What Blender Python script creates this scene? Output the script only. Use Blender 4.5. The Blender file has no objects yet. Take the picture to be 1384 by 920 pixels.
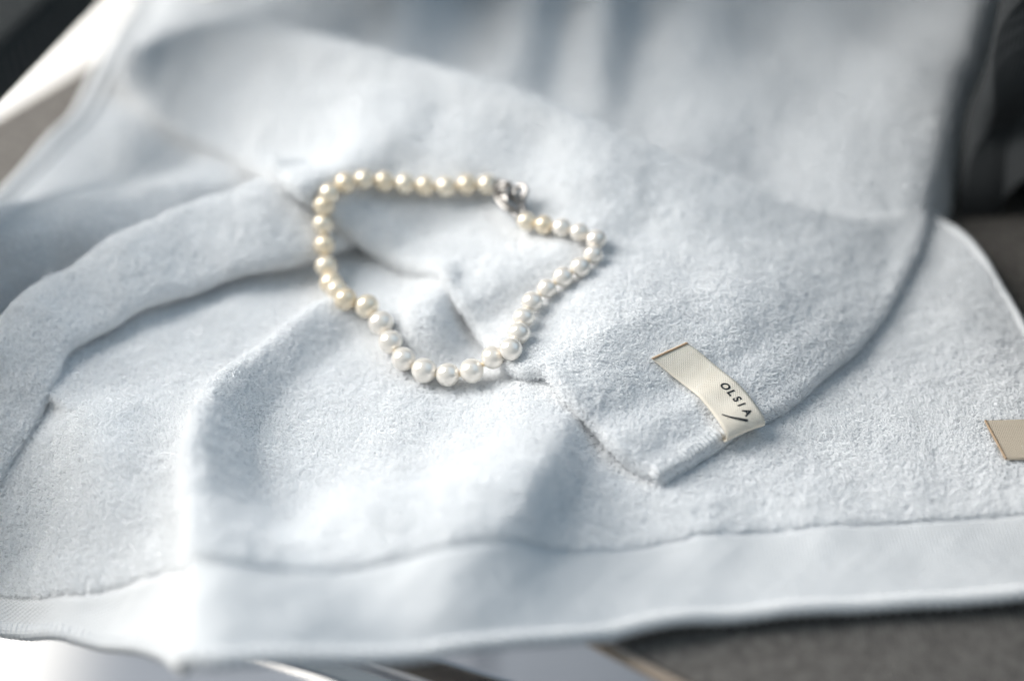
import bpy, bmesh, math, random
import numpy as np
from mathutils import Vector, Matrix
from mathutils.bvhtree import BVHTree

random.seed(7)
rng = np.random.default_rng(11)
sc = bpy.context.scene
COL = sc.collection
ZS = 0.43                 # height of the seat top above the floor (m)
H = 0.295                 # camera height above the seat top
PITCH = math.radians(43)
FPX = 1384 * 50 / 36.0    # focal length in photograph pixels (50 mm lens, 36 mm sensor)

# ------------------------------------------------------------------ camera
cam = bpy.data.cameras.new('camera')
cam.lens = 50; cam.sensor_width = 36; cam.clip_start = 0.01; cam.clip_end = 60
cam.dof.use_dof = True; cam.dof.focus_distance = 0.399; cam.dof.aperture_fstop = 2.2
cam_o = bpy.data.objects.new('camera', cam); COL.objects.link(cam_o)
cam_o.location = (0, 0, ZS + H); cam_o.rotation_euler = (math.pi / 2 - PITCH, 0, 0)
sc.camera = cam_o

# ------------------------------------------------------------------ light
w = bpy.data.worlds.new('World'); sc.world = w; w.use_nodes = True
bg = w.node_tree.nodes['Background']
bg.inputs[0].default_value = (0.80, 0.92, 1.0, 1); bg.inputs[1].default_value = 0.275

def area(name, loc, target, sx, sy, power, col, spread=math.pi):
    l = bpy.data.lights.new(name, 'AREA'); l.shape = 'RECTANGLE'; l.size = sx; l.size_y = sy
    l.energy = power; l.color = col; l.spread = spread
    o = bpy.data.objects.new(name, l); COL.objects.link(o); o.location = loc
    d = Vector(target) - Vector(loc)
    o.rotation_euler = d.to_track_quat('-Z', 'Y').to_euler()
    return o

ctr = Vector((0, 0.30, ZS))
area('window_light', Vector((-.05, .27, ZS)) + Vector((-0.72, 0.26, 0.62)) * .85, Vector((-.03, .28, ZS)), 0.42, .80, 14.0, (1.0, 0.985, 0.955))
area('side_window_light', ctr + Vector((0.70, 0.12, 0.85)) * 2.0, ctr, 2.4, 2.4, 11, (0.34, 0.66, 1.0))
sun_dir = Vector((-0.70, 0.0, 0.70)).normalized()
area('sun_shaft', Vector((-1.285, 1.15, 0)) + sun_dir * 3.0, (-1.285, 1.15, 0), 3.2, 1.43, 70, (1.0, 0.88, 0.70), math.radians(1.2))

sc.view_settings.view_transform = 'Standard'; sc.view_settings.look = 'None'
sc.view_settings.exposure = 0.07; sc.view_settings.gamma = 1.0
sc.render.engine = 'CYCLES'
cy = sc.cycles
cy.use_denoising = True; cy.max_bounces = 14; cy.diffuse_bounces = 12; cy.glossy_bounces = 4
cy.use_adaptive_sampling = True; cy.adaptive_threshold = 0.015
cy.sample_clamp_indirect = 6

# ------------------------------------------------------------------ helpers
CAMP = np.array([0, 0, H])
def ray(u, v):
    u = np.asarray(u, float); v = np.asarray(v, float)
    x = (u - 692) / FPX; y = (460 - v) / FPX
    c, s = math.cos(PITCH), math.sin(PITCH)
    d = np.stack([x, y * s + c, y * c - s], -1)
    return d / np.linalg.norm(d, axis=-1, keepdims=True)
def at(u, v, z=0.0):
    """pixel -> point on the horizontal plane z above the seat"""
    d = ray(u, v); t = (np.asarray(z, float) - H) / d[..., 2]
    return CAMP + d * t[..., None]
def px(pts):
    p = np.asarray(pts) - CAMP
    c, s = math.cos(PITCH), math.sin(PITCH)
    dep = p[..., 1] * c - p[..., 2] * s
    up = p[..., 1] * s + p[..., 2] * c
    return np.stack([692 + FPX * p[..., 0] / dep, 460 - FPX * up / dep], -1)

def catmull(P, n):
    """n points evenly spaced by arc length along a Catmull-Rom spline through P"""
    P = np.asarray(P, float); m = len(P)
    Q = np.vstack([2 * P[0] - P[1], P, 2 * P[-1] - P[-2]])
    out = []
    for i in range(m - 1):
        p0, p1, p2, p3 = Q[i:i + 4]
        t = np.linspace(0, 1, 24, endpoint=False)[:, None]
        out.append(.5 * (2 * p1 + (p2 - p0) * t + (2 * p0 - 5 * p1 + 4 * p2 - p3) * t ** 2 + (3 * p1 - p0 - 3 * p2 + p3) * t ** 3))
    C = np.vstack(out + [P[-1:]])
    L = np.r_[0, np.cumsum(np.linalg.norm(np.diff(C, axis=0), axis=1))]
    s = np.linspace(0, L[-1], n)
    return np.stack([np.interp(s, L, C[:, k]) for k in range(C.shape[1])], -1)

def poly_dist(X, Y, C):
    """distance, side (+ = right of travel) and fraction along polyline C (k,2)"""
    sh = X.shape; x = X.ravel(); y = Y.ravel()
    best = np.full(x.shape, 1e9); side = np.ones_like(x); frac = np.zeros_like(x)
    n = len(C) - 1
    for i in range(n):
        a, b = C[i], C[i + 1]; d = b - a; l2 = max(d @ d, 1e-14)
        t = np.clip(((x - a[0]) * d[0] + (y - a[1]) * d[1]) / l2, 0, 1)
        dx = x - a[0] - t * d[0]; dy = y - a[1] - t * d[1]
        q = dx * dx + dy * dy; m = q < best
        best[m] = q[m]; frac[m] = (i + t[m]) / n
        side[m] = np.sign(d[1] * dx[m] - d[0] * dy[m])
    return np.sqrt(best).reshape(sh), side.reshape(sh), frac.reshape(sh)

def waves(X, Y, lam, n, seed):
    r = np.random.default_rng(seed); o = np.zeros_like(X)
    for _ in range(n):
        a = r.uniform(0, 2 * math.pi); k = 2 * math.pi / (lam * r.uniform(.7, 1.5))
        o += np.sin(k * (X * math.cos(a) + Y * math.sin(a)) + r.uniform(0, 7))
    return o / math.sqrt(n)

def link(name, data, parent=None, mat=None):
    o = bpy.data.objects.new(name, data); COL.objects.link(o)
    if mat: data.materials.append(mat)
    if parent: o.parent = parent
    return o
def root(name, label, cat, group=None):
    o = bpy.data.objects.new(name, None); COL.objects.link(o); o.empty_display_size = .02
    o['label'] = label; o['category'] = cat
    if group: o['group'] = group
    return o
def mesh_from(name, V, F, mat, parent=None, smooth=True):
    V = np.array(V, float); V = V + np.array([0, 0, ZS])
    me = bpy.data.meshes.new(name); me.from_pydata(V.tolist(), [], F if isinstance(F, list) else F.tolist())
    if smooth: me.polygons.foreach_set('use_smooth', [True] * len(me.polygons))
    me.update()
    return link(name, me, parent, mat)
def grid_faces(n, m, wrap=False, off=0):
    i, j = np.meshgrid(np.arange(n - 1), np.arange(m if wrap else m - 1), indexing='ij')
    j2 = (j + 1) % m
    F = np.stack([i * m + j, (i + 1) * m + j, (i + 1) * m + j2, i * m + j2], -1).reshape(-1, 4)
    return F + off
def grid_normals(P):
    du = np.gradient(P, axis=0); dv = np.gradient(P, axis=1)
    n = np.cross(du, dv); n /= np.linalg.norm(n, axis=-1, keepdims=True) + 1e-12
    s = np.sign(n[..., 2].mean()); return n * s
def sweep(C, ra, rb=None, seg=10, up=None, rib=0, pitch=.0015, lean=1.0):
    """tube along C (n,3): half width ra sideways, rb along 'up'; rib = depth of slanting ribs"""
    C = np.asarray(C); n = len(C); rb = ra if rb is None else rb
    T = np.gradient(C, axis=0); T /= np.linalg.norm(T, axis=1, keepdims=True)
    U = np.tile([0, 0, 1.0], (n, 1)) if up is None else np.asarray(up)
    S = np.cross(T, U); S /= np.linalg.norm(S, axis=1, keepdims=True) + 1e-12
    U = np.cross(S, T)
    L = np.r_[0, np.cumsum(np.linalg.norm(np.diff(C, axis=0), axis=1))]
    a = np.linspace(0, 2 * math.pi, seg, endpoint=False)
    k = 1 + (rib * np.abs(np.sin(math.pi * L[:, None] / pitch + lean * a[None])) - rib * .6 if rib else np.zeros((n, seg)))
    P = C[:, None] + S[:, None] * (ra * np.cos(a))[None, :, None] * k[..., None] + U[:, None] * (rb * np.sin(a))[None, :, None] * k[..., None]
    F = grid_faces(n, seg, True)
    V = P.reshape(-1, 3); F = F.tolist()
    F.append(list(range(seg))[::-1]); F.append([(n - 1) * seg + q for q in range(seg)])
    return V, F

# ------------------------------------------------------------------ materials
def material(name, col, rough=.8, **kw):
    m = bpy.data.materials.new(name); m.use_nodes = True
    b = m.node_tree.nodes['Principled BSDF']
    b.inputs['Base Color'].default_value = (*col, 1); b.inputs['Roughness'].default_value = rough
    for k, v in kw.items(): b.inputs[k.replace('_', ' ')].default_value = v
    return m
def noise_mix(m, c1, c2, scale, detail=3, bump=0.0, bscale=None, dist=.001, coord='Object'):
    nt = m.node_tree; N = nt.nodes; b = N['Principled BSDF']
    tc = N.new('ShaderNodeTexCoord'); no = N.new('ShaderNodeTexNoise'); no.inputs['Scale'].default_value = scale
    no.inputs['Detail'].default_value = detail
    cr = N.new('ShaderNodeValToRGB'); cr.color_ramp.elements[0].color = (*c1, 1); cr.color_ramp.elements[1].color = (*c2, 1)
    cr.color_ramp.elements[0].position = .35; cr.color_ramp.elements[1].position = .65
    nt.links.new(tc.outputs[coord], no.inputs['Vector']); nt.links.new(no.outputs['Fac'], cr.inputs['Fac'])
    nt.links.new(cr.outputs['Color'], b.inputs['Base Color'])
    if bump:
        n2 = N.new('ShaderNodeTexNoise'); n2.inputs['Scale'].default_value = bscale or scale; n2.inputs['Detail'].default_value = 4
        bp = N.new('ShaderNodeBump'); bp.inputs['Strength'].default_value = bump; bp.inputs['Distance'].default_value = dist
        nt.links.new(tc.outputs[coord], n2.inputs['Vector']); nt.links.new(n2.outputs['Fac'], bp.inputs['Height'])
        nt.links.new(bp.outputs['Normal'], b.inputs['Normal'])
    return m
def weave(m, scale, strength, dist):
    """crossed threads as relief, object coordinates"""
    nt = m.node_tree; N = nt.nodes; b = N['Principled BSDF']
    tc = N.new('ShaderNodeTexCoord'); hs = []
    for dr in ('X', 'Y'):
        wv = N.new('ShaderNodeTexWave'); wv.bands_direction = dr; wv.inputs['Scale'].default_value = scale
        wv.inputs['Distortion'].default_value = 1.2; wv.inputs['Detail'].default_value = 1; wv.inputs['Detail Scale'].default_value = 2
        nt.links.new(tc.outputs['Object'], wv.inputs['Vector']); hs.append(wv)
    mx = N.new('ShaderNodeMath'); mx.operation = 'MAXIMUM'
    nt.links.new(hs[0].outputs['Fac'], mx.inputs[0]); nt.links.new(hs[1].outputs['Fac'], mx.inputs[1])
    bp = N.new('ShaderNodeBump'); bp.inputs['Strength'].default_value = strength; bp.inputs['Distance'].default_value = dist
    nt.links.new(mx.outputs[0], bp.inputs['Height']); nt.links.new(bp.outputs['Normal'], b.inputs['Normal'])
    return m

M_towel = noise_mix(material('white_terry', (.84, .85, .86), .95, Sheen_Weight=.25, Specular_IOR_Level=.15),
                    (.72, .73, .74), (.76, .765, .77), 55, 3, .6, 1500, .0006)
M_loop = material('white_loops', (.93, .935, .94), .95, Specular_IOR_Level=.12)
M_hem = weave(material('white_woven_hem', (.71, .72, .73), .9, Specular_IOR_Level=.15), 330, .6, .0004)
M_tape = weave(noise_mix(material('cream_cotton_tape', (.86, .76, .61), .9, Specular_IOR_Level=.15), (.82, .745, .63), (.87, .80, .69), 300), 520, .5, .0003)
M_tape_grey = weave(material('beige_cotton_tape', (.62, .53, .42), .9, Specular_IOR_Level=.15), 620, .6, .0003)
M_stitch = material('tan_thread', (.42, .30, .20), .9)
M_ink = material('black_ink', (.012, .016, .02), .75)
M_seat = weave(noise_mix(material('grey_upholstery', (.14, .13, .12), .95), (.115, .105, .096), (.19, .176, .16), 520, 4), 240, .9, .0007)
M_dark = weave(material('charcoal_upholstery', (.012, .015, .016), .95), 260, .9, .0006)
M_shade = weave(material('towel_shade_grey', (.045, .048, .05), .95), 260, .5, .0005)  # towel cloth with its deep shade put into the colour
M_pipe = material('beige_piping', (.34, .27, .21), .8)
M_chrome = material('chrome', (.82, .82, .83), .08, Metallic=1.0)
M_floor = noise_mix(material('floor_boards', (.30, .32, .36), .45), (.27, .29, .33), (.33, .35, .39), 3, 3)
M_silver = material('tarnished_silver', (.38, .36, .34), .28, Metallic=1.0)
M_thread = material('cream_silk_thread', (.70, .58, .40), .8)

# ------------------------------------------------------------------ floor (the setting)
fl = mesh_from('floor', [(-4, -3, -ZS), (4, -3, -ZS), (4, 7, -ZS), (-4, 7, -ZS)], [[0, 1, 2, 3]], M_floor, smooth=False)
fl['kind'] = 'structure'

# ------------------------------------------------------------------ lower towel: relief of folds
def ridge_line(pts, n=60):
    """pts: (u, v, crest height above seat, relief, width right, width left)"""
    P = np.array(pts, float); xyz = at(P[:, 0], P[:, 1], P[:, 2])
    return catmull(np.hstack([xyz[:, :2], P[:, 3:]]), n)
RIDGES = {
 'r1': ridge_line([(-120, 358, .024, .026, .034, .0062), (0, 330, .024, .026, .034, .0062), (100, 304, .023, .024, .034, .0062), (200, 278, .019, .018, .030, .008), (300, 252, .012, .009, .022, .008), (370, 228, .006, .000, .02, .010)]),
 'r3': ridge_line([(540, 445, .000, .0, .008, .009), (500, 425, .008, .006, .007, .007), (455, 411, .013, .011, .007, .007), (400, 436, .016, .014, .0085, .0075), (345, 480, .018, .016, .0095, .008), (305, 535, .018, .017, .010, .009), (292, 610, .019, .020, .009, .0085), (294, 700, .019, .020, .011, .0075), (294, 800, .018, .019, .018, .0065), (290, 900, .016, .018, .03, .0065), (288, 1000, .015, .018, .03, .0065)]),
 'r4': ridge_line([(625, 355, .006, .001, .008, .012), (605, 390, .011, .010, .007, .012), (580, 440, .011, .012, .008, .012), (560, 490, .004, .003, .010, .014), (545, 530, .0, .0, .01, .014)]),
 'r5': ridge_line([(748, 462, .010, .006, .009, .012), (750, 515, .012, .009, .009, .016), (733, 590, .015, .012, .010, .020), (690, 670, .017, .015, .011, .024), (655, 740, .014, .011, .014, .03), (628, 820, .008, .006, .02, .03), (615, 920, .004, .0, .03, .03)]),
 'v3': ridge_line([(490, 455, .0, .0, .012, .008), (440, 475, .0, -.006, .014, .008), (400, 520, .0, -.009, .016, .009), (375, 580, .0, -.010, .017, .010), (368, 660, .0, -.009, .018, .011), (372, 740, .0, -.004, .02, .014), (380, 800, .0, .0, .02, .014)]),
 'r6': ridge_line([(130, 540, .0, .0, .02, .02), (140, 620, -.01, .007, .018, .02), (150, 720, -.02, .009, .016, .02), (130, 830, -.03, .006, .02, .02), (120, 900, -.04, .004, .02, .02)]),
 'r7': ridge_line([(1180, 520, .0, .0, .03, .03), (1240, 460, .004, .003, .03, .03), (1290, 380, .008, .006, .03, .03), (1330, 320, .01, .006, .03, .03)]),
}
LIP = [(-150, 800, -.03, .003, .024), (-60, 710, -.02, .004, .024), (0, 640, -.012, .006, .024), (38, 585, -.006, .009, .022), (62, 530, 0, .013, .019), (82, 483, .004, .016, .016), (140, 440, .006, .018, .015), (210, 409, .006, .019, .016), (300, 377, .006, .021, .018), (370, 361, .006, .023, .020), (440, 346, .005, .021, .019), (500, 329, .004, .011, .015), (545, 318, .004, .0, .012)]
_l = np.array(LIP, float); LIPC = catmull(np.hstack([at(_l[:, 0], _l[:, 1], _l[:, 2])[:, :2], _l[:, 3:]]), 110)
LIPT = np.gradient(LIPC[:, :2], axis=0); LIPT /= np.linalg.norm(LIPT, axis=1, keepdims=True)
def sstep(x): x = np.clip(x, 0, 1); return x * x * (3 - 2 * x)
def roll(X, Y):
    '''fold that lies over: sharp lip in front, gentle face, steep drop behind; returns height and overhang shift'''
    d, s, f = poly_dist(X, Y, LIPC[:, :2]); i = f * (len(LIPC) - 1); k = np.arange(len(LIPC))
    q = np.where(s > 0, -d, d)                      # + behind the lip
    h = np.interp(i, k, LIPC[:, 2]); W = np.interp(i, k, LIPC[:, 3])
    p = .50 * sstep((q + .0016) / .0036) + .50 * np.sin(np.clip((q - .001) / W, 0, 1) * math.pi / 2)
    p = p * (1 - sstep((q - W * 1.0) / .008)) - .30 * np.exp(-((q - W - .010) / .006) ** 2)
    sh = np.interp(i, k, LIPC[:, 2]) * .38 * sstep((p - .08) / .35) * np.exp(-np.clip(q, 0, 1) / .012)
    tx = np.interp(i, k, LIPT[:, 0]); ty = np.interp(i, k, LIPT[:, 1])
    return h * p, ty * sh, -tx * sh
DROP = at(*np.array([(-300, 380), (-90, 460), (70, 545), (190, 650), (245, 760), (262, 900), (268, 1050)], float).T, 0.)[:, :2]
DROP = catmull(DROP, 50)
BULGE = at(np.array(500.), np.array(800.), .01)
def ridge(name, X, Y):
    C = RIDGES[name]; d, s, f = poly_dist(X, Y, C[:, :2]); i = f * (len(C) - 1)
    k = np.arange(len(C))
    h = np.interp(i, k, C[:, 2]); wr = np.interp(i, k, C[:, 3]); wl = np.interp(i, k, C[:, 4])
    w_ = np.where(s > 0, wl, wr)     # travel runs down-image: its right hand is image-left
    return h * np.exp(-(d / w_) ** 2)
SIDE = {}
def relief(X, Y, parts=False):
    z = np.full(X.shape, .004)
    d, s, f = poly_dist(X, Y, DROP)
    dd = np.where(s > 0, d, -d)
    z -= .85 * .008 * np.log1p(np.exp(np.clip(dd / .008, -30, 30)))
    r = {k: ridge(k, X, Y) for k in RIDGES}
    for k in r: z = z + r[k]
    r['roll'] = roll(X, Y); z = z + r['roll'][0]
    z += .013 * np.exp(-(((X - BULGE[0]) / .05) ** 2 + ((Y - BULGE[1]) / .038) ** 2))
    z += .0008 * waves(X, Y, .034, 7, 3) + .00016 * waves(X, Y, .013, 9, 5) + .00005 * waves(X, Y, .005, 12, 6)
    zf = np.where(dd < 0, .0035, -1) ; e = z - zf
    z = np.where(dd < 0, zf + .5 * (e + np.sqrt(e * e + .003 ** 2)) - .0006, z)   # the seat carries it
    return (z, r) if parts else z
def hit_relief(u, v):
    u = np.asarray(u, float); v = np.asarray(v, float); out = []
    zz = np.linspace(.08, -.14, 221)
    for a, b in zip(u, v):
        P = at(np.full(zz.shape, a), np.full(zz.shape, b), zz); zs = relief(P[:, 0], P[:, 1])
        k = np.argmax(zs > P[:, 2]); out.append(P[k] if zs[k] > P[k, 2] else P[-1])
    return np.array(out)

hem_px = np.array([(-190, 828), (-80, 838), (0, 849), (120, 863), (220, 880), (288, 888), (400, 884), (600, 874), (770, 857), (900, 836), (1100, 818), (1384, 800), (1520, 792)], float)
left_px = np.array([(-190, 828), (-180, 650), (-150, 470), (-80, 350), (0, 270), (60, 205), (105, 158), (148, 75), (188, 2), (196, -12)], float)
right_px = np.array([(1520, 792), (1470, 620), (1384, 452), (1340, 372), (1290, 315), (1240, 285), (1160, 262)], float)
top_px = np.array([(196, -12), (300, 0), (400, 8), (560, 10), (800, 60), (1160, 262)], float)
NS, NT = 460, 380
def coons(b, t, l, r):
    """b, t: (n,k) bottom and top; l, r: (m,k) left and right, from bottom to top"""
    n, m = len(b), len(l); s = np.linspace(0, 1, n)[:, None, None]; q = np.linspace(0, 1, m)[None, :, None]
    return ((1 - q) * b[:, None] + q * t[:, None] + (1 - s) * l[None] + s * r[None]
            - ((1 - s) * (1 - q) * b[0] + s * (1 - q) * b[-1] + (1 - s) * q * t[0] + s * q * t[-1]))
def edge(pxs, n): return catmull(hit_relief(pxs[:, 0], pxs[:, 1])[:, :2], n)
cb, cl, crr, ct = edge(hem_px, NS), edge(left_px, NT), edge(right_px, NT), edge(top_px, NS)
XY = coons(cb, ct, cl, crr)
Z, RR = relief(XY[..., 0], XY[..., 1], True)
PA = np.dstack([XY, Z])
# rolled folds lean over what lies in front of them
PA[..., 0] += RR['roll'][1]; PA[..., 1] += RR['roll'][2]
PA[..., 0] -= .25 * RR['r3']
PA[..., 0] += .20 * RR['r5']
VA = PA.reshape(-1, 3); FA = grid_faces(NS, NT)
bvhA = BVHTree.FromPolygons(VA.tolist(), FA.tolist())
def cast(bvh, u, v):
    d = ray(u, v); h = bvh.ray_cast(Vector(CAMP), Vector(d)); return None if h[0] is None else np.array(h[0])

# distance from the front hem, measured on the cloth
seg = np.linalg.norm(np.diff(PA, axis=1), axis=2); DH = np.concatenate([np.zeros((NS, 1)), np.cumsum(seg, 1)], 1)
# woven border; to the left part of it is turned under, so less of it shows
BORDER = (.0085 + .017 * sstep((px(PA[:, 0])[:, 0] - 40) / 270))[:, None]
band = DH < BORDER
PA2 = PA.copy(); nA = grid_normals(PA)
PA2 -= nA * (.0007 * np.exp(-((DH - BORDER) / .0009) ** 2))[..., None]      # stitched groove

tA = root('bath_towel', 'large white terry towel spread under the necklace, its woven hem hanging over the seat front', 'towel')
oA = mesh_from('cloth', PA2.reshape(-1, 3), FA, M_towel, tA)
oA.data.materials.append(M_hem)
_bf = band[:-1, :-1].reshape(-1); oA.data.polygons.foreach_set('material_index', _bf.astype(np.int32))
so = oA.modifiers.new('thickness', 'SOLIDIFY'); so.thickness = .0025; so.offset = -1

def visible(P, margin=140):
    q = px(P); return (q[:, 0] > -margin) & (q[:, 0] < 1384 + margin) & (q[:, 1] > -60) & (q[:, 1] < 920 + margin)
def terry(name, P, mask, parent, density, hgt=.0008, seed=1, rad=.00007):
    """loops of cotton yarn standing on the grid P where mask is true"""
    r = np.random.default_rng(seed)
    N = grid_normals(P)
    a = np.linalg.norm(np.cross(P[1:, :-1] - P[:-1, :-1], P[:-1, 1:] - P[:-1, :-1]), axis=-1)
    a = a * mask[:-1, :-1]
    cnt = r.poisson(a * density * 1e6)
    I, J = np.nonzero(cnt); rep = cnt[I, J]; I = np.repeat(I, rep); J = np.repeat(J, rep)
    fu, fv = r.random(len(I))[:, None], r.random(len(I))[:, None]
    def bl(A): return A[I, J] * (1 - fu) * (1 - fv) + A[I + 1, J] * fu * (1 - fv) + A[I, J + 1] * (1 - fu) * fv + A[I + 1, J + 1] * fu * fv
    B = bl(P); n = bl(N); ok = visible(B); B, n = B[ok], n[ok]; k = len(B)
    t = np.cross(n, r.normal(size=(k, 3))); t /= np.linalg.norm(t, axis=1, keepdims=True)
    s = np.cross(n, t)
    fx, fy = B[:, 0], B[:, 1]
    nap = 1 + .16 * waves(fx, fy, .012, 6, 61)[:, None] + .12 * waves(fx, fy, .0045, 8, 62)[:, None]
    ang = 1.4 * waves(fx, fy, .05, 4, 63) + .7 * waves(fx, fy, .012, 5, 64)
    lean = np.stack([np.cos(ang), np.sin(ang), 0 * ang], 1) * hgt * .35
    h = hgt * r.uniform(.6, 1.25, (k, 1)) * np.clip(nap, .4, 1.7); wd = .75 * hgt * r.uniform(.5, 1.2, (k, 1)); tilt = r.normal(0, .0003, (k, 1))
    pts = np.stack([B - n * .0002 - t * wd * .25,
                    B + n * h * .65 - t * wd * .55 + s * tilt * .5,
                    B + n * h * 1.0 + s * tilt + lean + r.normal(0, .00012, (k, 3)),
                    B + n * h * .75 + t * wd * .6 + s * tilt * 1.3 + lean * 1.2,
                    B + n * h * .1 + t * wd * .35 + s * tilt], 1)
    cu = bpy.data.hair_curves.new(name); cu.add_curves([5] * k)
    pts[..., 2] += ZS
    cu.attributes['position'].data.foreach_set('vector', pts.astype(np.float32).ravel())
    ra = cu.attributes.get('radius') or cu.attributes.new('radius', 'FLOAT', 'POINT')
    ra.data.foreach_set('value', np.full(k * 5, rad, np.float32))
    o = link(name, cu, parent, M_loop); o['kind'] = 'stuff'
    return o
keepA = (DH > BORDER + .0004)
seq = np.linalg.norm(np.diff(PA, axis=0), axis=2); DL = np.concatenate([np.zeros((1, NT)), np.cumsum(seq, 0)], 0)
keepA &= DL > .006
terry('terry_loops', PA2, keepA, tA, 5.2, hgt=.00085, seed=2, rad=.000055)
terry('stray_fibres', PA2, keepA, tA, .05, hgt=.0022, seed=12, rad=.000022)

# front hem: rolled edge with slanting overcast ribs; side hem: two close rolled lines
hem = catmull(PA[:, 0], 1500) + np.array([0, 0, -.0008])
V, F = sweep(hem, .0020, .0021, 16, None, .50, .0026, 1.3)
mesh_from('front_hem', V, F, M_hem, tA)
V, F = sweep(catmull(PA[:, 1] + nA[:, 1] * .0, 900), .0009, .0006, 8); mesh_from('hem_seam', V, F, M_hem, tA)
V, F = sweep(catmull(PA[0], 700), .0022, .0021, 12, None, .15, .0018, 1.0); mesh_from('side_hem', V, F, M_hem, tA)
k6 = np.argmax(DL[:, NT // 2] > .0052)
V, F = sweep(catmull(PA[k6] + nA[k6] * .0004, 700), .0014, .0013, 10, None, .15, .0018, 1.0); mesh_from('side_seam', V, F, M_hem, tA)
V, F = sweep(catmull(PA[-1], 500), .0016, .0017, 12, None, .15, .0018, 1.0); mesh_from('side_hem', V, F, M_hem, tA)

# ------------------------------------------------------------------ upper towel
L_px = np.array([(160, 90), (200, 130), (250, 170), (320, 206), (390, 237), (440, 270), (480, 305), (530, 340), (590, 365), (625, 400), (650, 440), (680, 478), (705, 491), (740, 492), (775, 530), (810, 568), (840, 600), (885, 640)], float)
C_px = np.array([(160, 90, .018), (190, 66, .023), (230, 48, .024), (280, 39, .027), (330, 38, .031), (400, 48, .036), (500, 72, .040), (650, 115, .042), (750, 150, .040), (830, 185, .037), (920, 222, .033), (1000, 255, .029), (1080, 285, .024), (1150, 303, .020), (1200, 304, .016), (1243, 296, .013)], float)
E_px = np.array([(885, 640, .008), (930, 612, .008), (975, 585, .008), (1030, 552, .009), (1070, 525, .010), (1110, 490, .011), (1150, 455, .012), (1190, 410, .012), (1225, 350, .012), (1243, 296, .013)], float)
n1, n2 = 420, 230
zl = hit_relief(L_px[:, 0], L_px[:, 1])
Lw = np.array([at(u, v, z) for (u, v), z in zip(L_px, np.maximum(zl[:, 2], 0) + .0085)])
Lw[0] = at(160, 90, .018); Lw[-1] = at(885, 640, .008)
Cw = at(C_px[:, 0], C_px[:, 1], C_px[:, 2]); Ew = at(E_px[:, 0], E_px[:, 1], E_px[:, 2])
Lc, Cc, Ec = catmull(Lw, n1), catmull(Cw, n1), catmull(Ew, n2)
PB = coons(Lc, Cc, np.repeat(Lc[:1], n2, 0), Ec)
def bump_ridge(pts, X, Y):
    C = ridge_line(pts); d, s, f = poly_dist(X, Y, C[:, :2]); i = f * (len(C) - 1); k = np.arange(len(C))
    return np.interp(i, k, C[:, 2]) * np.exp(-(d / np.where(s > 0, np.interp(i, k, C[:, 4]), np.interp(i, k, C[:, 3]))) ** 2)
sB = np.linspace(0, 1, n1)[:, None] * np.ones((1, n2)); tB = np.linspace(0, 1, n2)[None] * np.ones((n1, 1))
fade = np.clip(np.minimum(tB, 1 - tB) * 6, 0, 1) * np.clip(sB * 5, 0, 1) * np.clip((1 - sB) * 6, 0, 1)
X, Y = PB[..., 0], PB[..., 1]
PB[..., 2] += fade * (bump_ridge([(900, 250, .03, .0, .03, .02), (870, 320, .03, .002, .03, .02), (820, 400, .02, .004, .03, .018), (770, 480, .012, .003, .03, .018), (760, 540, .01, 0, .03, .02)], X, Y)
     - bump_ridge([(330, 120, .03, .0, .03, .03), (420, 150, .03, .005, .03, .03), (560, 200, .03, .005, .03, .03), (700, 240, .03, .003, .03, .03), (800, 260, .03, 0, .03, .03)], X, Y)
     + .0011 * waves(X, Y, .045, 6, 21) + .0003 * waves(X, Y, .018, 8, 22))
PB[..., 2] += .00005 * waves(X, Y, .0045, 12, 23) * np.clip(fade + .4, 0, 1)
under = relief(X, Y) + .0062
dz = PB[..., 2] - under
PB[..., 2] = under + .5 * (dz + np.sqrt(dz ** 2 + .002 ** 2)) - .0010 * (dz > -1)
# turned edges: left edge drops to the lower towel, back folds over its crest, right edge curls under
def unit(a): return a / (np.linalg.norm(a, axis=-1, keepdims=True) + 1e-12)
outL = unit((PB[:, 0] - PB[:, 3]) * [1, 1, 0]); outL[:6] = outL[6]
rowsL = [PB[:, 0] + outL * a + np.array([0, 0, b]) for a, b in ((-.0015, -.0088), (.0008, -.0050), (.0013, -.0016))]
_dr = (1 - .75 * np.linspace(0, 1, n1) ** 4)[:, None]
rowsC = [PB[:, -1] + np.array([0, a, b]) * np.hstack([_dr * 0 + 1, _dr * 0 + 1, _dr]) for a, b in ((.0025, .0006), (.006, -.001), (.010, -.006), (.013, -.014), (.014, -.026), (.013, -.040))]
PBx = np.concatenate([np.stack(rowsL, 1), PB, np.stack(rowsC, 1)], 1)
outE = unit((PBx[-1] - PBx[-4]) * [1, 1, 0])
colsE = [PBx[-1] + outE * a + np.array([0, 0, b]) for a, b in ((.0016, -.0006), (.0027, -.0022), (.0028, -.0042), (.0012, -.0062), (-.003, -.0074))]
PBx = np.concatenate([PBx, np.stack(colsE, 0)], 0)
VB = PBx.reshape(-1, 3); FB = grid_faces(*PBx.shape[:2])
bvhB = BVHTree.FromPolygons(VB.tolist(), FB.tolist())

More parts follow.
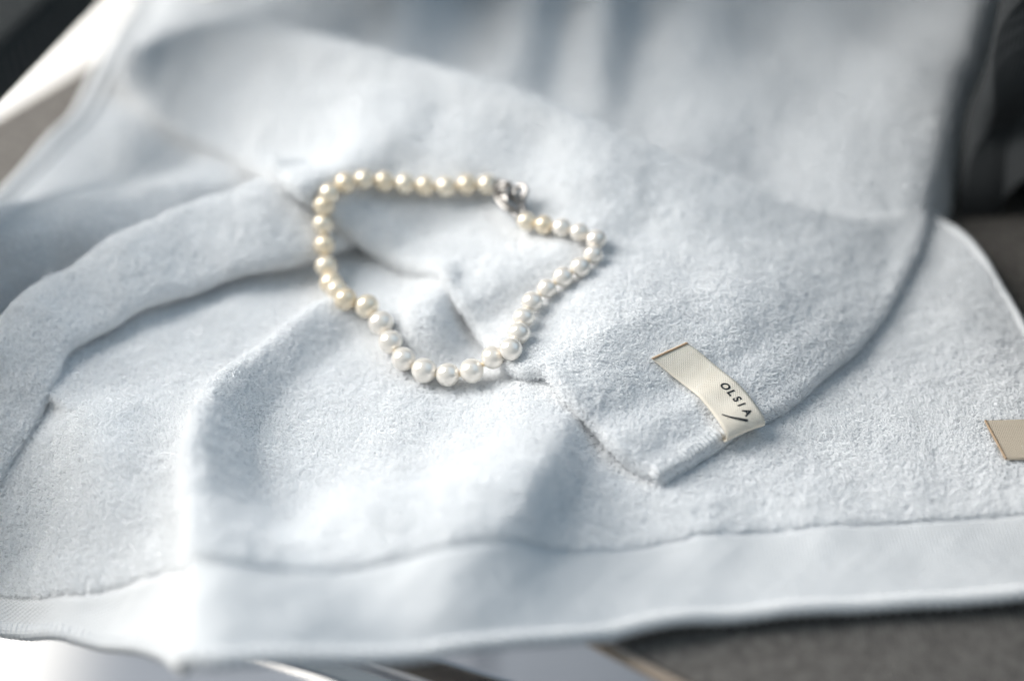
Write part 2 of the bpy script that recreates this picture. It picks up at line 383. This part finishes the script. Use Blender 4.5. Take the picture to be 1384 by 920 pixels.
# the rest of the upper towel, crumpled behind the fold
n3, n4 = 260, 170
K_front = np.array([(200, 130), (330, 110), (500, 140), (700, 190), (900, 270), (1080, 335), (1225, 335), (1262, 300)], float)
K_back = np.array([(330, -60), (420, -70), (560, -80), (700, -80), (900, -80), (1080, -80), (1270, -80), (1425, -80)], float)
Kc = catmull(Cw, n3); _a = np.linspace(0, 1, n3)[:, None]; Kf = Kc[:, :2] + np.hstack([.012 * _a ** 8, .007 - .006 * _a ** 4])
Kb = catmull(at(K_back[:, 0], K_back[:, 1], .0)[:, :2], n3)
q = np.linspace(0, 1, n4)[None, :, None]
KXY = Kf[:, None] * (1 - q) + Kb[:, None] * q
KX, KY = KXY[..., 0], KXY[..., 1]
a_ = np.linspace(0, 1, n3)[:, None]; b_ = np.linspace(0, 1, n4)[None]
kz0 = Kc[:, 2:3] - .022 + .018 * a_ ** 4
KZ = (kz0 - .010) * (1 - np.clip(b_ * 1.6, 0, 1)) ** 2 + .010
for pts in ([(560, -60, .02, .014, .012, .012), (545, 30, .02, .014, .012, .012), (520, 110, .02, .006, .012, .012)],
            [(720, -60, .02, .014, .010, .014), (715, 30, .02, .015, .010, .014), (690, 120, .02, .008, .010, .014)],
            [(830, -60, .02, .012, .009, .012), (812, 40, .02, .014, .009, .012), (800, 150, .02, .010, .009, .012)],
            [(960, -60, .02, .008, .02, .02), (930, 80, .02, .010, .02, .02), (960, 200, .02, .009, .02, .02)],
            [(1340, -60, .02, .016, .010, .03), (1285, 90, .02, .014, .010, .03), (1240, 215, .02, .009, .010, .03), (1205, 300, .01, .003, .010, .03)],
            [(1080, -60, .02, .010, .03, .03), (1090, 120, .02, .008, .03, .03), (1110, 260, .02, .006, .03, .03)]):
    KZ = KZ + 1.3 * bump_ridge(pts, KX, KY) * np.clip(b_ * 2.5 + .7 * a_ ** 6, 0, 1)
KZ = KZ + .0014 * waves(KX, KY, .05, 6, 31)
KZ = KZ * np.clip((1 - a_) * 22, 0, 1) ** .5 - .012 * (1 - np.clip((1 - a_) * 22, 0, 1))
KZ = KZ * np.clip(a_ * 6 - .3, 0, 1)
PK = np.dstack([KXY, KZ])
# piece of towel hanging to the right, its deep shade put into a grey colour
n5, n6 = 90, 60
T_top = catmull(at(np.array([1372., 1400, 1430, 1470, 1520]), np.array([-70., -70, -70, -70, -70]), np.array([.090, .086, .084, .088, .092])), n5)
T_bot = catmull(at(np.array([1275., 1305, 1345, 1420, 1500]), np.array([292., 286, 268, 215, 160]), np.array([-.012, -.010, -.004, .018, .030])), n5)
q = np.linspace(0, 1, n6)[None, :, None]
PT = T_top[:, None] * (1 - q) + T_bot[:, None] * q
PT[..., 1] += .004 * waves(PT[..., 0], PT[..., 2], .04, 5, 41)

tB_ = root('hand_towel', 'small white towel folded on top of the larger one, printed cream label at its corner', 'towel')
V = np.vstack([VB, PK.reshape(-1, 3)])
F = np.vstack([FB, grid_faces(n3, n4, off=len(VB))])
oB = mesh_from('cloth', V, F, M_towel, tB_)
maskB = np.zeros(PBx.shape[:2], bool); maskB[4:, 1:] = True
d_end = np.linalg.norm(PBx[..., :2] - PBx[n1 - 1, 3][None, None, :2], axis=-1)
# plain hem strip along the short front edge
hemB = np.linalg.norm(PB[-1][None] - PB[:, None, 0][:, :1], axis=-1)
Dend = np.zeros(PBx.shape[:2]); sgB = np.linalg.norm(np.diff(PBx, axis=0), axis=2)
Dend[:-1] = np.cumsum(sgB[::-1], 0)[::-1]
tt = np.linspace(0, 1, PBx.shape[1])[None]
maskB &= ~((Dend < .0045) & (tt < .30))
terry('terry_loops', PBx, maskB, tB_, 5.5, hgt=.0007, seed=3, rad=.00005)
mk = np.ones(PK.shape[:2], bool)
terry('stray_fibres', PBx, maskB, tB_, .06, hgt=.0022, seed=13, rad=.000022)
terry('terry_loops', PK, mk, tB_, 2.5, hgt=.0009, seed=4, rad=.00008)
iE = int(n2 * .30) + 3
bh = catmull(PBx[n1 - 1, 2:iE] + np.array([0, 0, -.0006]), 500)
V, F = sweep(bh, .0022, .0009, 16, None, .40, .0014, .15); mesh_from('front_hem', V, F, M_towel, tB_)
j0 = np.argmax(Dend[:, 20] < .0085)
V, F = sweep(catmull(PBx[j0, 3:iE], 400), .0007, .0006, 8); mesh_from('hem_seam', V, F, M_hem, tB_)

def top_hit(u, v, lift=0.):
    best = None
    for b in (bvhA, bvhB):
        h = cast(b, u, v)
        if h is not None and (best is None or np.linalg.norm(h - CAMP) < np.linalg.norm(best - CAMP)): best = h
    return best
def top_z(x, y):
    z = -1
    for b in (bvhA, bvhB):
        h = b.ray_cast(Vector((x, y, .2)), Vector((0, 0, -1)))
        if h[0] is not None: z = max(z, h[0].z)
    return z

# ------------------------------------------------------------------ cloth labels
def label_patch(corners_l, corners_r, n, m, lift):
    Lp = np.array([top_hit(*p) for p in corners_l]); Rp = np.array([top_hit(*p) for p in corners_r])
    Lp, Rp = catmull(Lp, n), catmull(Rp, n)
    q = np.linspace(0, 1, m)[None, :, None]
    P = Lp[:, None] * (1 - q) + Rp[:, None] * q
    for i in range(n):
        for j in range(m):
            P[i, j, 2] = max(P[i, j, 2], top_z(P[i, j, 0], P[i, j, 1]) ) + lift
    return P
def smooth_rows(P, k=6):
    for _ in range(k):
        Q = P.copy(); Q[1:-1, :, 2] = (P[:-2, :, 2] + 2 * P[1:-1, :, 2] + P[2:, :, 2]) / 4
        Q[:, 1:-1, 2] = (Q[:, :-2, 2] + 2 * Q[:, 1:-1, 2] + Q[:, 2:, 2]) / 4; P = Q
    return P
LB = label_patch([(879, 488), (905, 510), (932, 532), (953, 556), (968, 577)], [(926, 467), (955, 489), (985, 515), (1005, 537), (1019, 556)], 50, 14, .0013)
LB = smooth_rows(LB, 12)
LB[..., 2] += .0016 * sstep(np.linspace(0, 1, 50) * 1.6 - .6)[:, None]
# the tape runs on past the hem and turns under it
dirv = unit((LB[-1] - LB[-6]) * [1, 1, 0])
tail = [LB[-1] + dirv * a + np.array([0, 0, b]) for a, b in ((.0012, -.0002), (.0026, -.0006), (.0040, -.0012), (.0050, -.0022), (.0052, -.0034), (.0042, -.0048), (.0020, -.0056), (-.002, -.0060))]
LBx = np.concatenate([LB, np.stack(tail, 0)], 0)
ob = mesh_from('label', LBx.reshape(-1, 3), grid_faces(*LBx.shape[:2]), M_tape, tB_)
s_ = ob.modifiers.new('thickness', 'SOLIDIFY'); s_.thickness = .00045; s_.offset = 0
ob['label'] = 'cream woven cotton tape with printed black name'
nL = grid_normals(LBx)
V, F = sweep(catmull(LB[1] + nL[1] * .0003, 160), .00035, .0003, 8, None, .4, .0010, .5); mesh_from('stitching', V, F, M_stitch, ob)
LEN = np.r_[0, np.cumsum(np.linalg.norm(np.diff(LBx[:, 7], axis=0), axis=1))]; WID = np.linalg.norm(LBx[10, -1] - LBx[10, 0])
def on_label(sm, wm, lift=.00032):
    """sm, wm: metres along and across the tape"""
    i = np.clip(np.interp(sm, LEN, np.arange(len(LEN))), 0, len(LEN) - 1.001); j = np.clip(wm / WID * 13, 0, 12.999)
    i0 = int(i); j0 = int(j); fi, fj = i - i0, j - j0
    def bl(A): return A[i0, j0] * (1 - fi) * (1 - fj) + A[i0 + 1, j0] * fi * (1 - fj) + A[i0, j0 + 1] * (1 - fi) * fj + A[i0 + 1, j0 + 1] * fi * fj
    return bl(LBx) + bl(nL) * lift
LVIS = LEN[len(LB) + 2]
cap = WID * .19; adv = WID * .215; s0 = LVIS - WID * .21 - adv * 4.5
print('LABEL', WID, LVIS)
for i, ch in enumerate('OLSIA'):
    fc = bpy.data.curves.new('letter', 'FONT'); fc.body = ch; fc.size = 1; fc.align_x = 'CENTER'; fc.offset = .036; fc.resolution_u = 6
    fo = bpy.data.objects.new('tmp', fc); COL.objects.link(fo)
    me = bpy.data.meshes.new_from_object(fo.evaluated_get(bpy.context.evaluated_depsgraph_get())); bpy.data.objects.remove(fo)
    bm = bmesh.new(); bm.from_mesh(me); bmesh.ops.triangulate(bm, faces=bm.faces[:])
    bmesh.ops.subdivide_edges(bm, edges=bm.edges[:], cuts=1)
    for vtx in bm.verts:
        x, y = vtx.co.x / .70 * cap * .98, vtx.co.y / .70 * cap
        p = on_label(s0 + adv * (i + .5 - .12 * (ch == 'I')) + x, WID * .60 + y); vtx.co = Vector(p) + Vector((0, 0, ZS))
    bm.to_mesh(me); bm.free(); me.name = 'lettering'
    link('lettering', me, ob, M_ink)
sl = [(LVIS - WID * .42 + WID * .40 * f, WID * (.15 + .44 * f - .05 * math.sin(math.pi * f))) for f in np.linspace(0, 1, 24)]
Vs, Fs = [], []
for k, (a, b) in enumerate(sl):
    hw = .00012 + .00016 * k / 23
    Vs += [on_label(a - hw, b + hw, .00036), on_label(a + hw, b - hw, .00036)]
    if k: Fs.append([2 * k - 2, 2 * k - 1, 2 * k + 1, 2 * k])
mesh_from('slash_mark', Vs, Fs, M_ink, ob)

L2 = label_patch([(1330, 573), (1344, 599), (1358, 625)], [(1410, 571), (1425, 598), (1442, 624)], 20, 24, .0013)
L2 = smooth_rows(L2, 12)
ob2 = mesh_from('label', L2.reshape(-1, 3), grid_faces(20, 24), M_tape_grey, tA)
s_ = ob2.modifiers.new('thickness', 'SOLIDIFY'); s_.thickness = .0005; s_.offset = 0
ob2['label'] = 'plain beige tape sewn flat near the right edge'
V, F = sweep(catmull(L2[:, 0] + [0, 0, .0002], 80), .0004, .0003, 8, None, .4, .001, .5); mesh_from('stitching', V, F, M_stitch, ob2)

# ------------------------------------------------------------------ pearl necklace
M_pearl = material('pearl', (.87, .80, .70), .20, Metallic=.28, Specular_IOR_Level=.7, Coat_Weight=.6, Coat_Roughness=.06, Coat_IOR=1.6,
                   Sheen_Weight=.1)
def pearl_mat(name, col):
    m = M_pearl.copy(); m.name = name; m.node_tree.nodes['Principled BSDF'].inputs['Base Color'].default_value = (*col, 1); return m
PM = [pearl_mat('pearl_cream', (.86, .76, .60)), pearl_mat('pearl_warm', (.85, .72, .53)), pearl_mat('pearl_rose_white', (.90, .84, .76))]
N_px = [(672, 258), (657.5, 256), (626.5, 257), (596, 259), (565, 258), (535, 255), (504.5, 251), (478, 252), (457, 263), (447, 286), (446, 310.5), (444, 338), (443, 362), (447, 387), (467, 403), (491, 414), (510, 433), (524, 457), (539, 484), (568, 503), (605, 512), (642, 510), (671, 498), (692, 474), (704, 449), (711, 428), (723, 411), (741, 394), (766, 376), (791, 360), (806, 341), (802, 324), (779, 314), (747, 309), (716, 307), (704, 300)]
RP = .0040
pts = np.array([top_hit(u, v + 9) for u, v in N_px])
pts[:, 2] += RP * .8
path = catmull(pts, 3000)
def rest(x, y, r):
    z = -1
    for dx, dy in [(0, 0)] + [(r * .5 * math.cos(a), r * .5 * math.sin(a)) for a in np.linspace(0, 6.28, 8, endpoint=False)] + [(r * .8 * math.cos(a), r * .8 * math.sin(a)) for a in np.linspace(.3, 6.58, 8, endpoint=False)]:
        z = max(z, top_z(x + dx, y + dy) + math.sqrt(max(r * r - dx * dx - dy * dy, 0)))
    return z - .0001
NP_ = 3000
zz = np.array([rest(path[i, 0], path[i, 1], RP) for i in range(0, NP_, 10)])
zz = np.interp(np.arange(NP_), np.arange(0, NP_, 10), np.convolve(np.pad(zz, 20, 'edge'), np.hanning(43)[1:-1] / np.hanning(43).sum(), 'valid'))
zz = np.maximum(zz, 0)
path[:, 2] = zz
Lp = np.r_[0, np.cumsum(np.linalg.norm(np.diff(path, axis=0), axis=1))]
TOT = Lp[-1]
def on_path(s): return np.array([np.interp(s, Lp, path[:, k]) for k in range(3)])
NPEARL = 37
neck = root('pearl_necklace', 'closed strand of cream pearls with silver clasp lying across the two white towels', 'necklace')
step = TOT / NPEARL
wts = np.array([1 + .14 * math.exp(-((i - 18.5) / 6) ** 2) + random.uniform(-.04, .04) - .08 * (i > 25) for i in range(NPEARL)])
wts *= NPEARL / wts.sum(); cen = (np.cumsum(wts) - wts / 2) * step
print('NECK', TOT, step)
def pearl_mesh(k):
    bm = bmesh.new(); bmesh.ops.create_uvsphere(bm, u_segments=40, v_segments=24, radius=1)
    r = random.Random(k); ph = [r.uniform(0, 6.3) for _ in range(4)]; a = [r.uniform(.01, .045) for _ in range(4)]
    for v in bm.verts:
        c = v.co; f = 1 + a[0] * math.sin(2 * c.x + ph[0]) + a[1] * math.sin(2.4 * c.y + ph[1]) + a[2] * .6 * math.sin(3 * c.z + ph[2])
        v.co = c * f
    me = bpy.data.meshes.new('pearl'); bm.to_mesh(me); bm.free()
    me.polygons.foreach_set('use_smooth', [True] * len(me.polygons)); return me
PMESH = []
for k in range(9):
    me = pearl_mesh(k); me.materials.append(PM[k % 3]); PMESH.append(me)
for i in range(NPEARL):
    p = on_path(cen[i]); r = step * wts[i] * .5 * .97
    kind = 2 if 17 <= i <= 34 else (i * 7) % 2
    o = link('pearl', PMESH[kind + 3 * random.randrange(3)], neck)
    o.location = (p[0], p[1], p[2] + ZS); o.scale = (r, r * random.uniform(.97, 1.03), r * random.uniform(.97, 1.02))
    t = on_path(min(cen[i] + .001, TOT)) - on_path(max(cen[i] - .001, 0))
    o.rotation_euler = (random.uniform(-.3, .3), random.uniform(-.3, .3), math.atan2(t[1], t[0]))
    if i < NPEARL - 1:
        e = on_path(cen[i] + wts[i] * step / 2)
        bm = bmesh.new(); bmesh.ops.create_icosphere(bm, subdivisions=2, radius=.00075)
        me = bpy.data.meshes.new('silk_knot'); bm.to_mesh(me); bm.free(); me.materials.append(M_thread)
        kn = link('silk_knot', me, neck); kn.location = (e[0], e[1], e[2] + ZS)
V, F = sweep(path[::12], .00030, .00030, 6); mesh_from('thread', V, F, M_thread, neck)

# clasp: pointed oval of silver scrollwork with a hook loop at each end
e0, e1 = on_path(0), on_path(TOT)
mid = (e0 + e1) / 2; ax = unit((e1 - e0)); up = np.array([0, -.25, .97]); sd = unit(np.cross(up, ax)); up = np.cross(ax, sd)
hl = np.linalg.norm(e1 - e0) / 2; mid = mid + up * .0005
def cl(pts2, r, name, taper=None):
    C = np.array([mid + ax * a * hl + sd * b * hl + up * c * hl for a, b, c in pts2])
    V, F = sweep(catmull(C, 70), r, r, 8, np.tile(up, (70, 1))); return mesh_from(name, V, F, M_silver, neck)
th = np.linspace(0, 2 * math.pi, 25)
cl([(1.0 * math.cos(a), .42 * math.sin(a) * abs(math.sin(a)) ** .3, .15 * abs(math.sin(a))) for a in th], .00075, 'clasp_rim')
cl([(-.75, 0, .2), (-.45, .25, .42), (-.1, .12, .5), (0, 0, .52), (.1, -.12, .5), (.45, -.25, .42), (.75, 0, .2)], .0009, 'clasp_scroll')
cl([(-.5, -.28, .2), (-.25, -.1, .45), (.0, .22, .5), (.3, .2, .4), (.55, .2, .2)], .0007, 'clasp_scroll')
cl([(.15 + .30 * math.cos(a), .40 + .28 * math.sin(a), .30 + .2 * math.sin(a)) for a in th], .0008, 'clasp_loop')
cl([(-.95 + .2 * math.cos(a), .2 * math.sin(a), .1) for a in th], .0006, 'clasp_ring')
cl([(.95 + .2 * math.cos(a), .2 * math.sin(a), .1) for a in th], .0006, 'clasp_ring')
bm = bmesh.new(); bmesh.ops.create_uvsphere(bm, u_segments=24, v_segments=16, radius=1)
me = bpy.data.meshes.new('clasp_body'); bm.to_mesh(me); bm.free(); me.materials.append(M_silver)
me.polygons.foreach_set('use_smooth', [True] * len(me.polygons))
cb_ = link('clasp_body', me, neck)
R = Matrix((ax, sd, up)).transposed().to_4x4()
cb_.matrix_world = Matrix.Translation(Vector(mid) + Vector((0, 0, ZS))) @ R @ Matrix.Diagonal((hl * .8, hl * .3, hl * .28, 1))

# ------------------------------------------------------------------ chair
chair = root('lounge_chair', 'grey fabric chair with charcoal arms and chrome tube frame beneath the towels', 'chair')
chair.location = (0, 0, 0)
def prism(name, poly, z0, z1, mat, bev=.012, segs=5, parent=chair, under=0):
    bm = bmesh.new(); vs = [bm.verts.new((x, y, z0 + ZS)) for x, y in poly]; f = bm.faces.new(vs)
    ex = bmesh.ops.extrude_face_region(bm, geom=[f]); bmesh.ops.translate(bm, verts=[v for v in ex['geom'] if isinstance(v, bmesh.types.BMVert)], vec=(0, 0, z1 - z0))
    if under:
        c = Vector((np.mean([p[0] for p in poly]), np.mean([p[1] for p in poly]), 0))
        for v in vs: d = (c - v.co); d.z = 0; v.co += d.normalized() * under
    bmesh.ops.recalc_face_normals(bm, faces=bm.faces[:])
    bmesh.ops.bevel(bm, geom=bm.edges[:], offset=bev, segments=segs, profile=.5, affect='EDGES')
    me = bpy.data.meshes.new(name); bm.to_mesh(me); bm.free(); me.polygons.foreach_set('use_smooth', [True] * len(me.polygons))
    o = link(name, me, parent, mat); return o
fa, fb = at(np.array([770., 900.]), np.array([858., 926.]), -.004)[:, :2]
dirf = unit(fb - fa)
corner = fa - dirf * .055                     # hidden under the towel
ba, bb = at(np.array([0., 115.]), np.array([152., 84.]), 0.)[:, :2]
dirb = unit(bb - ba)
seat_poly = [tuple(corner), tuple(fb + dirf * .15), (.33, .12), (.33, .46), tuple(bb + dirb * .10), tuple(ba - dirb * .06), tuple(ba - dirb * .06 + np.array([.03, -.06])), (-.105, .27)]
seat = prism('seat_cushion', seat_poly, -.045, 0.0, M_seat, .004, under=.07)
pp = np.array([[*(corner + dirf * .012), -.0015], [*fa, -.0015], [*fb, -.0015], [*(fb + dirf * .13), -.0015]])
V, F = sweep(catmull(pp, 80), .0016, .0016, 10); mesh_from('piping', V, F, M_pipe, chair)
prism('backrest', [(-.075, .585), (.40, .56), (.40, .64), (-.075, .665)], -.05, .50, M_dark, .015)
back = prism('side_arm', [(.25, .62), (.205, .47), (.172, .40), (.184, .30), (.20, .20), (.45, .20), (.45, .62)], -.05, .13, M_dark, .012)
ca, cb2 = at(np.array([0., 140.]), np.array([142., 0.]), np.array([.052, .052]))[:, :2]
da = unit(cb2 - ca); pa = np.array([-da[1], da[0]])
arm_poly = [tuple(ca - da * .12), tuple(cb2 + da * .10), tuple(cb2 + da * .10 + pa * .042), tuple(ca - da * .12 + pa * .042)]
arm = prism('armrest', arm_poly, .050, .068, M_dark, .005)
wa, wb = ca + da * .075 + pa * .014, cb2 + da * .30 + pa * .014
prism('shade_panel', [tuple(wa), tuple(wb), tuple(wb + pa * .026), tuple(wa + pa * .026)], .062, .38, M_dark, .006)  # added out of view to keep window light off the towel's back part
ap = arm_poly[3]
prism('arm_post', [(ap[0] - .0, ap[1] - .0), (ap[0] + .03, ap[1]), (ap[0] + .03, ap[1] + .03), (ap[0], ap[1] + .03)], -.05, .06, M_dark, .004)
# chrome tube frame
sp = mesh_from('shaded_towel', PT.reshape(-1, 3), grid_faces(n5, n6), M_shade, chair)
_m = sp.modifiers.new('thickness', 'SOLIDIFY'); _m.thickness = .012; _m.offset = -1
c0 = at(np.array(440.), np.array(882.), -.075); c1 = at(np.array(548.), np.array(922.), -.075)
dc = unit(c1 - c0)
tube = np.array([c1 + dc * .13 + np.array([0, 0, -.355]), c1 + dc * .125 + np.array([0, 0, -.06]), c1 + dc * .10, c1, c0, c0 - dc * .06, c0 - dc * .10, (-.07, .36, -.078), (-.02, .42, -.08), (-.02, .44, -.13), (-.02, .44, -ZS)])
tube[0, 2] = -ZS
V, F = sweep(catmull(tube, 200), .0105, .0105, 24); mesh_from('frame_tube', V, F, M_chrome, chair)
